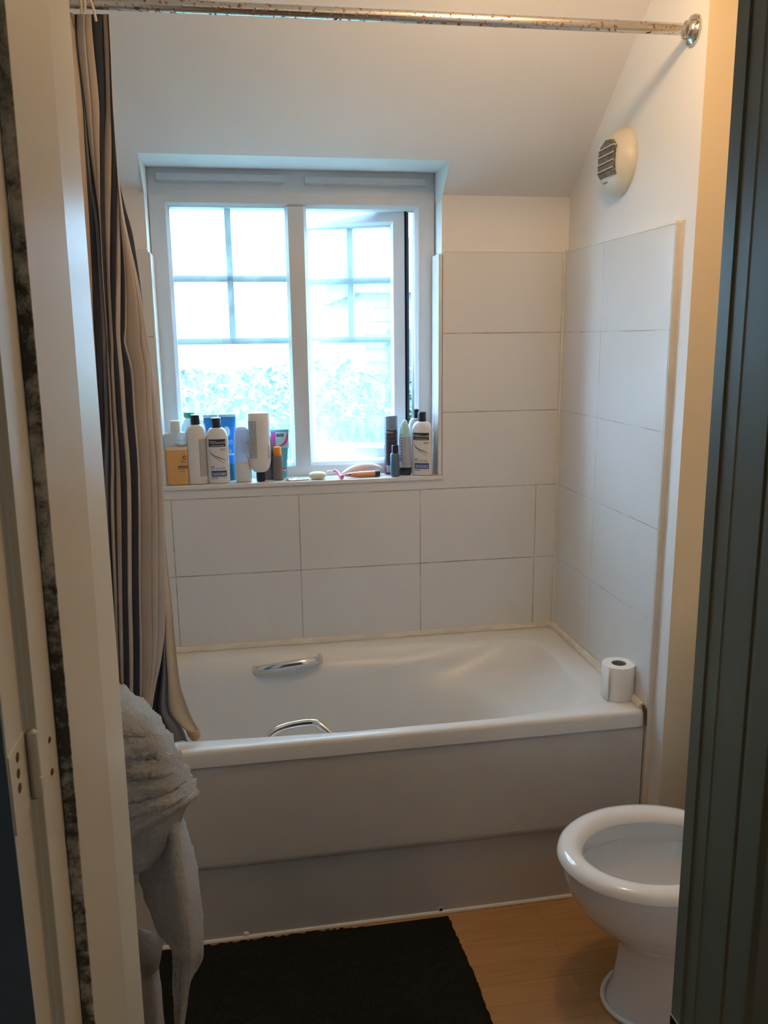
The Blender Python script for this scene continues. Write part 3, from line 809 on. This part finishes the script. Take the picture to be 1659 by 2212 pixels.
tw = thing('bath_towel', 'stone coloured ribbed bath towel heaped over the washbasin edge', 'towel', (0, 0, 0))
b = MB()
patch(b, [[(225, 1440, -1.20), (215, 1455, -1.22), (262, 1481, -1.20), (268, 1486, -1.14)],
          [(225, 1490, -1.26), (230, 1500, -1.28), (292, 1512, -1.24), (312, 1513, -1.12)],
          [(225, 1540, -1.30), (240, 1545, -1.31), (318, 1548, -1.27), (345, 1549, -1.13)],
          [(225, 1580, -1.32), (245, 1590, -1.33), (335, 1592, -1.29), (371, 1590, -1.14)],
          [(225, 1625, -1.33), (250, 1640, -1.335), (345, 1638, -1.29), (393, 1628, -1.15)],
          [(225, 1670, -1.33), (255, 1685, -1.335), (350, 1678, -1.29), (408, 1662, -1.16)],
          [(225, 1730, -1.32), (260, 1735, -1.33), (355, 1716, -1.285), (420, 1688, -1.17)],
          [(225, 1810, -1.31), (270, 1775, -1.325), (360, 1744, -1.285), (429, 1711, -1.19)],
          [(225, 1850, -1.29), (280, 1815, -1.31), (352, 1765, -1.275), (427, 1715, -1.195)]], 'towel', 12, 12, .006, .007, 1.0, .006)
b.build('top_fold', tw, solid=.006)
b = MB()
patch(b, [[(225, 1720, -1.26), (290, 1735, -1.27), (370, 1725, -1.25), (418, 1712, -1.18)],
          [(225, 1800, -1.28), (290, 1790, -1.285), (362, 1760, -1.27), (400, 1742, -1.20)],
          [(225, 1850, -1.28), (285, 1835, -1.285), (350, 1805, -1.27), (388, 1775, -1.21)],
          [(225, 1890, -1.27), (285, 1862, -1.28), (340, 1838, -1.27), (372, 1812, -1.22)],
          [(225, 1930, -1.26), (288, 1890, -1.27), (325, 1868, -1.265), (352, 1838, -1.23)]], 'towel', 10, 10, .008, 0, 4.0, .003)
b.build('under_fold', tw, solid=.006)
b = MB()
patch(b, [[(330, 1740, -1.20), (350, 1745, -1.22), (372, 1750, -1.235), (392, 1755, -1.16)],
          [(310, 1830, -1.19), (350, 1820, -1.225), (386, 1815, -1.262), (411, 1810, -1.16)],
          [(300, 1880, -1.18), (350, 1880, -1.225), (392, 1880, -1.28), (426, 1870, -1.16)],
          [(312, 1930, -1.18), (355, 1935, -1.225), (397, 1935, -1.29), (435, 1935, -1.16)],
          [(335, 1985, -1.185), (365, 1990, -1.225), (402, 1990, -1.29), (439, 2000, -1.165)],
          [(356, 2020, -1.19), (378, 2025, -1.225), (405, 2040, -1.285), (439, 2058, -1.17)],
          [(374, 2045, -1.20), (392, 2060, -1.23), (407, 2085, -1.26), (422, 2090, -1.18)],
          [(377, 2110, -1.20), (390, 2110, -1.23), (405, 2115, -1.255), (412, 2112, -1.20)],
          [(380, 2160, -1.21), (390, 2165, -1.235), (400, 2165, -1.25), (403, 2160, -1.215)],
          [(384, 2206, -1.22), (388, 2209, -1.235), (394, 2209, -1.245), (398, 2205, -1.22)]], 'towel', 10, 10, .007, 0, 7.0, .004, .008)
b.build('hanging_corner', tw, solid=.006)
tw2 = thing('hand_towel', 'dim grey towel hanging low beneath the white basin by the door lining', 'towel', (0, 0, 0))
b = MB()
patch(b, [[(266, 1980, -1.12), (285, 2000, -1.14), (330, 2015, -1.13), (358, 2010, -1.08)],
          [(266, 2030, -1.14), (290, 2050, -1.16), (330, 2045, -1.15), (350, 2035, -1.09)],
          [(266, 2080, -1.15), (300, 2090, -1.17), (328, 2080, -1.16), (346, 2060, -1.10)],
          [(266, 2120, -1.14), (305, 2115, -1.16), (318, 2112, -1.15), (340, 2092, -1.11)]], 'towel2', 6, 6, .006, 0, 2.0, .001)
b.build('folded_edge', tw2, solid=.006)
b = MB()
patch(b, [[(266, 2060, -1.08), (300, 2070, -1.12), (325, 2075, -1.13), (338, 2080, -1.09)],
          [(266, 2130, -1.08), (305, 2140, -1.12), (330, 2140, -1.13), (346, 2140, -1.09)],
          [(266, 2200, -1.08), (310, 2210, -1.12), (335, 2210, -1.13), (352, 2212, -1.09)],
          [(266, 2290, -1.08), (310, 2300, -1.12), (338, 2300, -1.13), (356, 2300, -1.09)]], 'towel', 6, 6, .005, 0, 3.0, .002)
b.build('lower_drop', tw2, solid=.006)


# ------------------------------------------------------------------ toiletries on the sill
def text_mesh(s, size):
    cu = bpy.data.curves.new('txt', 'FONT'); cu.body = s; cu.size = size; cu.align_x = 'CENTER'; cu.align_y = 'CENTER'; cu.resolution_u = 2
    o = bpy.data.objects.new('txt', cu); COL.objects.link(o)
    dg = bpy.context.evaluated_depsgraph_get(); me = o.evaluated_get(dg).to_mesh()
    v = [tuple(x.co) for x in me.vertices]; f = [tuple(p.vertices) for p in me.polygons]
    o.evaluated_get(dg).to_mesh_clear(); bpy.data.objects.remove(o); bpy.data.curves.remove(cu)
    return v, f


class Skin:
    """a bottle surface: profile [(z, a, b)], superellipse power n"""
    def __init__(s, prof, n): s.p = prof; s.n = n

    def ab(s, z):
        P = s.p
        if z <= P[0][0]: return P[0][1:]
        for (z0, a0, b0), (z1, a1, b1) in zip(P, P[1:]):
            if z <= z1:
                t = (z - z0) / max(1e-9, z1 - z0); return a0 + (a1 - a0) * t, b0 + (b1 - b0) * t
        return P[-1][1:]

    def pt(s, x, z, e=.0005):
        a, b_ = s.ab(z); q = min(.999, abs(x) / a)
        return (x, -b_ * (1 - q ** s.n) ** (1 / s.n) - e, z)

    def body(s, b, mat, z0=None, z1=None, N_=40, grow=0):
        P = [q for q in s.p if (z0 is None or q[0] > z0) and (z1 is None or q[0] < z1)]
        if z0 is not None: P = [(z0, *s.ab(z0))] + P
        if z1 is not None: P = P + [(z1, *s.ab(z1))]
        b.loft([ell(0, 0, a + grow, c + grow, z, s.n, N_) for z, a, c in P], mat)

    def patch(s, b, x0, x1, z0, z1, mat, e=.0005, nx=10, nz=6):
        b.grid([[s.pt(x0 + (x1 - x0) * i / nx, z0 + (z1 - z0) * j / nz, e) for j in range(nz + 1)] for i in range(nx + 1)], mat)

    def stroke(s, b, pts, w, mat, e=.0008):
        P = catmull([(x, 0, z) for x, z in pts], 6); A, B_ = [], []
        for i, p in enumerate(P):
            d = (P[min(i + 1, len(P) - 1)] - P[max(i - 1, 0)]).normalized(); nn = Vector((-d.z, 0, d.x)); ww = w * (1 - abs(2 * i / (len(P) - 1) - 1) ** 2 * .8)
            A.append(s.pt(p.x + nn.x * ww, p.z + nn.z * ww, e)); B_.append(s.pt(p.x - nn.x * ww, p.z - nn.z * ww, e))
        b.grid([A, B_], mat)

    def text(s, b, t, size, cx, cz, mat, e=.0009, rot=0, sx=1):
        v, f = text_mesh(t, size); c, q = cos(rot), sin(rot)
        b.add([s.pt(cx + (x * sx * c - y * q), cz + (x * sx * q + y * c), e) for x, y, _ in v], f, mat)

    def fine(s, b, x0, x1, z0, z1, step, mat, seed=1, e=.0009):
        rd_ = random.Random(seed); z = z0
        while z < z1:
            x = x0
            while x < x1:
                w = rd_.uniform(.002, .009); s.patch(b, x, min(x1, x + w), z, z + step * .5, mat, e, 3, 1); x += w + .0012
            z += step


def shoulder(a, b_, h, sh, an, bn, foot=.004, k=8, taper=0):
    """profile of an upright bottle with a rounded shoulder narrowing to a neck"""
    P = [(0, a - foot, b_ - foot), (.0015, a - foot * .4, b_ - foot * .4), (foot, a, b_)]
    P += [(foot + (h - sh - foot) * t, a * (1 - taper * t), b_ * (1 - taper * t)) for t in (.2, .4, .6, .8, 1)]
    for i in range(1, k + 1):
        t = i / k * pi / 2; P.append((h - sh + sh * sin(t), an + (a * (1 - taper) - an) * cos(t), bn + (b_ * (1 - taper) - bn) * cos(t)))
    return P


def cyl(b, cx, cy, r, z0, z1, mat, n=28, ch=.0015, r1=None):
    r1 = r if r1 is None else r1
    b.loft([ell(cx, cy, r - ch, r - ch, z0, 2, n), ell(cx, cy, r, r, z0 + ch, 2, n), ell(cx, cy, r1, r1, z1 - ch, 2, n), ell(cx, cy, r1 - ch, r1 - ch, z1, 2, n)], mat)


SZL = SILL + .0006


def spot(u, v, back, ymax=.072):
    q = at_z(u, v, SILL); return (at_y(u, v, 0).x if q.y < 0 else q.x, min(max(q.y, 0.0) + back, ymax), SZL)


GRP = 'toiletries on the window sill'


def hair_label(b, s, cut=None):
    """front print of the tall white hair bottles"""
    x0 = -.026
    s.patch(b, x0, .026, .118, .142, 'labelblack')
    s.text(b, 'TRESemmé', .0125, 0, .1315, 'whiteink', sx=.86)
    s.fine(b, -.020, .021, .1205, .1225, .0018, 'whiteink', 5)
    s.fine(b, .010, .026, .106, .112, .0025, 'greyink', 8)
    s.stroke(b, [(-.025, .108), (-.018, .096), (-.004, .087), (.012, .081), (.026, .072)], .0013, 'darkink')
    s.stroke(b, [(-.021, .096), (-.010, .085), (.006, .076), (.022, .064)], .0007, 'darkink')
    s.text(b, 'M', .020, -.017, .0505, 'blueink', sx=.72); s.text(b, 'OISTURE', .0092, .007, .0485, 'blueink', sx=.84)
    s.patch(b, -.0215, .026, .023, .042, 'labelblue'); s.fine(b, -.018, .023, .027, .034, .0034, 'whiteink', 9)
    s.fine(b, -.021, .0, .017, .0195, .002, 'darkink', 2); s.fine(b, .012, .026, .0185, .0195, .002, 'greyink', 3)


def hair_bottle(name, label, loc, rotz, h, a, bb, capr, caph, front=True, back=False, flip=False):
    t = thing(name, label, 'bottle', loc, rotz, GRP)
    s = Skin(shoulder(a, bb, h, .042, capr + .001, capr + .001), 2.3)
    parts = []
    b = MB(); s.body(b, 'bottlewhite'); parts.append(b.build('bottle_body', t, angle=60))
    b = MB(); cyl(b, 0, 0, capr, h - .001, h + caph, 'blackcap', ch=.002); parts.append(b.build('cap', t))
    b = MB()
    if front: hair_label(b, s)
    if back:
        s.fine(b, back, back + (.0235 if flip else .024), .026, .142, .0034, 'greyink', 6)
    parts.append(b.build('printed_label', t, smooth=False))
    if flip:
        for o in parts: o.rotation_euler = (pi, 0, pi); o.location = (0, 0, h + caph)
    return t


# amber body wash, far left
x, y, z = spot(387, 1043, .022); y = .0235
t = thing('body_wash_bottle', 'clear bottle part full of amber body wash at the left end of the sill', 'bottle', (x, y, z), -.05, GRP)
s = Skin([(0, .030, .014), (.002, .033, .017), (.006, .0348, .0185), (.10, .0352, .0185), (.150, .0355, .0185), (.160, .0345, .018), (.165, .030, .016), (.168, .018, .012)], 5)
b = MB(); s.body(b, 'amber', 0, .112, grow=-.0008); s.body(b, 'foam', .112, .124, grow=-.0008); b.build('liquid', t, angle=50)
b = MB(); s.body(b, 'clear', .124, .168); b.build('bottle_body', t, angle=50)
b = MB(); b.loft([ell(0, 0, a, c, zz_, 3, 28) for zz_, a, c in ((.167, .016, .012), (.17, .0168, .0128), (.201, .016, .012), (.203, .0145, .0105))], 'whitecap'); b.build('cap', t)
b = MB(); s.text(b, 'every day', .0075, .020, .143, 'greyink'); s.text(b, 'Vitamin', .0165, .022, .1265, 'brownink', sx=.8); s.text(b, 'e', .030, .026, .090, 'brownink')
s.patch(b, .006, .034, .052, .062, 'brownink'); s.fine(b, .009, .031, .055, .0575, .003, 'foam', 3); s.fine(b, .011, .026, .043, .0445, .003, 'brownink', 2)
s.stroke(b, [(.012, .078), (.022, .074), (.033, .0735)], .001, 'brownink'); b.build('printed_label', t, smooth=False)
# green cap bottle at the back
x = at_y(409, 900, .075).x
t = thing('clear_bottle', 'clear bottle with a green cap behind the amber body wash', 'bottle', (x + .012, .077, SZL), 0, GRP)
s = Skin(shoulder(.040, .0205, .205, .05, .015, .013), 2.4)
b = MB(); s.body(b, 'clear'); b.build('bottle_body', t, angle=60)
b = MB(); cyl(b, -.012, 0, .0145, .203, .207, 'whitecap'); cyl(b, -.012, 0, .0178, .2065, .2235, 'greencap'); b.build('cap', t)
b = MB(); s.text(b, 'S', .014, -.008, .150, 'greyink'); b.build('printed_label', t, smooth=False)
# three matching white hair bottles
x, y, z = spot(430, 1041, .024); y = .0275
hair_bottle('hair_bottle', 'white black-capped bottle turned to show its fine printed back, second from the left', (x, y, z), .05, .188, .0320, .0215, .0142, .031, front=False, back=.008)
x, y, z = spot(474, 1042, .024); y = .0265
hair_bottle('hair_bottle', 'white black-capped bottle with black and blue front label, left half of the sill', (x, y, z), -.02, .177, .0345, .0225, .0153, .031)
x, y, z = spot(915, 1028, .023); y = .0275
hair_bottle('hair_bottle', 'white black-capped bottle with a turned front label at the right end of the sill', (x, y, z), -.40, .178, .0345, .0225, .0140, .031)
x, y, z = spot(564, 1040, .018); y = .026
hair_bottle('hair_bottle', 'white bottle standing upside down on its black cap below the left window', (x, y, z), 0, .190, .0345, .0215, .0142, .031, front=False, back=.009, flip=True)
b = MB(); s = Skin([(0, .0345, .0215), (.2, .0345, .0215)], 2.3)
# side print of the upside down bottle
par = [o for o in bpy.data.objects if o.get('label', '').startswith('white bottle standing')][0]
s.text(b, 'MOISTURE', .009, .0275, .095, 'darkink', rot=-pi / 2); b.build('side_print', par, smooth=False)


# two blue tubes
def tube_thing(name, label, loc, rotz, h, w, wb, d, mat, lowmat=None, lowz=.05, capmat=None, crimp=.008):
    t = thing(name, label, 'tube', loc, rotz, GRP)
    P = [(.0, wb * .96, d * .96), (.002, wb, d)] + [(h * q, wb + (w - wb) * q, d * (1 - q) ** .8 + .0014) for q in (.15, .3, .45, .6, .75, .88, .95, 1)]
    P = [(zz_, a, c) for zz_, a, c in P]; s = Skin(P, 2.6)
    b = MB()
    if lowmat: s.body(b, lowmat, 0, lowz); s.body(b, mat, lowz, h)
    else: s.body(b, mat)
    b.build('tube_body', t, angle=60); return t, s


x, y, z = spot(497, 1035, .02)
t, s = tube_thing('hair_gel_tube', 'bright blue squeeze tube with a dark teal base behind the white bottles', (x, .078, SZL), -.1, .213, .0278, .021, .015, 'blue', 'teal', .055)
b = MB(); b.grid([[s.pt(-.002 + .0105 * r * cos(k * pi / 12), .158 + .017 * r * sin(k * pi / 12), .0008) for k in range(25)] for r in (.02, .5, 1)], 'skyblue')
s.patch(b, .002, .018, .082, .088, 'skyblue'); s.patch(b, .004, .010, .090, .102, 'lemon'); s.fine(b, -.004, .016, .118, .132, .005, 'skyblue', 4); b.build('printed_label', t, smooth=False)
b = MB(); s.patch(b, -.027, .027, .205, .2128, 'skyblue', e=.0006); b.build('crimped_end', t, smooth=False)
t, s = tube_thing('hair_gel_tube', 'second blue squeeze tube hidden behind the front labelled bottle', (x - .052, .079, SZL), .1, .213, .0225, .018, .015, 'blue', 'teal', .055)
b = MB(); s.patch(b, -.022, .022, .203, .2128, 'skyblue', e=.0006); b.build('crimped_end', t, smooth=False)
# frosted shower gel
x, y, z = spot(527, 1042, .02)
t = thing('shower_gel_bottle', 'frosted pale blue bottle of white lotion in front of the blue tube', 'bottle', (x, y, z), .05, GRP)
s = Skin([(0, .0235, .014), (.002, .0255, .016), (.02, .0265, .018), (.06, .0275, .019), (.11, .0275, .018), (.145, .0255, .016), (.165, .0225, .013), (.174, .017, .010), (.178, .008, .005)], 2.8)
b = MB(); s.body(b, 'lotion', 0, .062); s.body(b, 'frost', .062, .178); b.build('bottle_body', t, angle=60)
b = MB(); s.patch(b, -.002, .022, .092, .14, 'frost'); s.stroke(b, [(.012, .125), (.022, .127)], .001, 'blueink'); s.stroke(b, [(.010, .088), (.016, .076), (.020, .066), (.018, .050)], .0035, 'lemon'); s.patch(b, .016, .020, .066, .072, 'pink', e=.001); b.build('printed_label', t, smooth=False)
# mauve bottle behind
t = thing('shampoo_bottle', 'mauve grey bottle tucked behind the upside down white bottle', 'bottle', (at_y(577, 1000, .063).x, .0635, SZL), 0, GRP)
s = Skin(shoulder(.0275, .0125, .145, .09, .008, .006), 2.3)
b = MB(); s.body(b, 'mauve'); b.build('bottle_body', t, angle=60)
# orange cap bottle
x, y, z = spot(602, 1038, .014)
t = thing('lotion_bottle', 'small speckled grey-brown bottle with an orange cap', 'bottle', (x, y, z), 0, GRP)
s = Skin(shoulder(.0172, .0145, .082, .02, .0125, .0120, .003), 2.2)
b = MB(); s.body(b, 'greige'); b.build('bottle_body', t, angle=60)
b = MB(); cyl(b, 0, 0, .0130, .078, .108, 'orange', r1=.0125); b.build('cap', t)
# aqua and magenta tube
x = at_y(606, 1000, .086).x
t, s = tube_thing('cream_tube', 'aqua cream tube with magenta stripes beside the window mullion', (x, .0875, SZL), -.05, .158, .0305, .019, .0095, 'aqua')
b = MB(); s.patch(b, -.029, .029, .098, .150, 'paleaqua'); s.patch(b, -.0285, -.0135, .095, .150, 'magenta', e=.0009); s.stroke(b, [(.026, .150), (.023, .126), (.012, .110), (-.008, .102)], .004, 'magenta', e=.0009)
s.patch(b, -.010, .013, .135, .144, 'labelblack', e=.001); s.text(b, 'Veet', .009, .001, .1395, 'whiteink', e=.0014)
s.patch(b, -.016, .018, .028, .033, 'magenta', e=.0009); s.patch(b, -.016, .018, .022, .027, 'whiteink', e=.0009); b.build('printed_label', t, smooth=False)
# sachet
p0 = at_z(641, 1034, SILL)
b = MB(); rd = random.Random(3)
b.loft([[(-.034 + .0068 * i, y_, max(.0006, .0012 + zz_ * (.0016 + .001 * sin(i * 1.7)))) for i in range(11)] for y_, zz_ in ((-.016, 0), (-.013, 1.2), (-.004, 2), (.006, 1.6), (.013, 1), (.016, 0))], 'foil', False, False, False)
o = b.build('sachet', None, loc=(p0.x, .018, SILL + .001), rotz=.1, solid=.0012); tag(o, 'flat silver foil sachet lying at the sill edge', 'sachet', GRP)
# soap
p0 = at_y(686, 1030, .03)
b = MB(); b.loft([ell(0, 0, a, c, zz_, 3, 40) for zz_, a, c in ((0, .018, .012), (.002, .022, .015), (.008, .0275, .0185), (.013, .0285, .019), (.018, .0265, .0175), (.022, .020, .013), (.024, .010, .006))], 'soap')
o = b.build('soap_bar', None, loc=(p0.x, .026, SILL + .0006), rotz=-.12); tag(o, 'cream coloured bar of soap on the sill', 'soap', GRP)
# razor
p0 = at_y(738, 1030, .02)
t = thing('razor', 'pink disposable razor lying on the sill beside the soap', 'razor', (p0.x, .022, SILL + .001), 0, GRP)
b = MB(); b.tube(catmull([(.0, -.022, .0065), (-.004, -.014, .008), (-.008, .0, .012), (-.014, .014, .020), (-.022, .024, .021)], 5), [.0075] * 6 + [.0055] * 7 + [.0048] * 8, 'pink', 12); b.build('handle', t)
b = MB(); b.box((-.044, .020, .013), (-.016, .030, .022), 'whitecap'); b.build('razor_head', t, bevel=.002)
# white oblong shaver case
p0 = at_y(784, 1020, .05)
b = MB(); L = []
for k in range(17):
    q = k / 16 * 2 - 1; w = max(.02, (1 - abs(q) ** 3.5)) ** .5
    L.append([(q * .0715, .014 * w * cos(tt * pi / 10), .0155 + (.010 + .012 * (1 - q * q)) * .62 * w * sin(tt * pi / 10) + .012 * (1 - (q - .25) ** 2) - .006) for tt in range(20)])
b.loft(L, 'pinklit')  # white case, the pink light on it put into its colour
o = b.build('razor_case', None, loc=(p0.x, .066, SILL + .0062), rotz=.05); tag(o, 'pale oblong case lying behind the copper tube', 'case', GRP)
# copper tube
p0 = at_y(783, 1025, .02)
t = thing('mascara_tube', 'copper coloured tube with a black cap lying on the sill', 'tube', (p0.x, .026, SILL + .0105), radians(4), GRP)
b = MB()
b.loft([[(xx, r * cos(k * pi / 12), r * 1.0 * sin(k * pi / 12) + (.0095 - .0098)) for k in range(24)] for xx, r in ((-.060, .0022), (-.056, .0042), (-.035, .0078), (-.01, .0094), (.02, .0098), (.042, .0098))], 'copper'); b.build('tube_body', t)
b = MB(); b.loft([[(xx, r * cos(k * pi / 12), r * sin(k * pi / 12) - .0003) for k in range(24)] for xx, r in ((.0415, .0092), (.0425, .0100), (.057, .0100), (.059, .0088))], 'blackcap'); b.build('cap', t)
b = MB(); b.box((-.046, -.0088, .0005), (-.040, -.0060, .004), 'labelblack'); b.build('printed_label', t, smooth=False)
# shaving gel can
x, y, z = spot(848, 1026, .024)
t = thing('shaving_gel_can', 'tall black shaving gel can with a smoky clear cap', 'spray can', (x, y, z), 0, GRP)
s = Skin([(0, .0215, .0215), (.002, .0228, .0228), (.14, .0228, .0228), (.15, .022, .022)], 2)
b = MB(); s.body(b, 'canred', 0, .028, grow=-.0002); s.body(b, 'canblack', .028, .150); b.build('can_body', t, angle=50)
b = MB(); cyl(b, 0, 0, .0226, .148, .196, 'smoke', r1=.0220, ch=.003); b.build('cap', t)
b = MB(); s.text(b, 'Gillette', .0095, -.008, .142, 'whiteink', sx=.8)
for zz_ in (.128, .115): s.stroke(b, [(-.020, zz_), (.0, zz_), (.02, zz_)], .0005, 'greyink')
s.patch(b, -.019, .0, .008, .032, 'greyink'); s.fine(b, -.018, -.002, .01, .03, .0045, 'whiteink', 2); b.build('printed_label', t, smooth=False)
# small blue bottle
x, y, z = spot(854, 1030, .012)
t = thing('travel_bottle', 'small slate blue bottle with a black cap in front of the black can', 'bottle', (x, y - .006, z), 0, GRP)
s = Skin(shoulder(.0150, .0120, .078, .012, .0105, .0100, .003), 2.6)
b = MB(); s.body(b, 'slateblue'); b.build('bottle_body', t, angle=60)
b = MB(); cyl(b, 0.001, 0, .0112, .077, .104, 'blackcap'); b.build('cap', t)
# pale teal bottle on its dark cap
x, y, z = spot(878, 1028, .016)
t = thing('shower_gel_bottle', 'pale teal bottle standing on a dark cap beside the black can', 'bottle', (x, y + .006, z), -.25, GRP)
s = Skin([(0, .0185, .013), (.002, .0200, .0145), (.024, .0208, .0155), (.026, .0212, .016), (.09, .0205, .016), (.13, .0185, .015), (.155, .0150, .013), (.172, .010, .009), (.181, .006, .005), (.183, .003, .003)], 2.4)
b = MB(); s.body(b, 'greybottle', .026, .128); s.body(b, 'tealwhite', .128, .183); b.build('bottle_body', t, angle=60)
b = MB(); s.body(b, 'blackcap', 0, .0258); b.build('cap', t, angle=60)
b = MB()
for k in range(9): s.stroke(b, [(-.018, .055 + k * .0095), (-.012, .059 + k * .0095), (-.009, .056 + k * .0095)], .0011, 'darkink')
s.patch(b, -.018, -.009, .046, .056, 'greyink'); b.build('printed_label', t, smooth=False)
# bottle half hidden at the back right
xq = at_y(897, 950, .074).x
t = thing('conditioner_bottle', 'grey bottle with a black cap hidden behind the right white bottle', 'bottle', (xq + .004, .078, SZL), 0, GRP)
s = Skin(shoulder(.026, .018, .185, .03, .009, .009), 2.3)
b = MB(); s.body(b, 'greybottle'); b.build('bottle_body', t, angle=60)
b = MB(); cyl(b, 0, 0, .0098, .184, .214, 'blackcap'); b.build('cap', t)
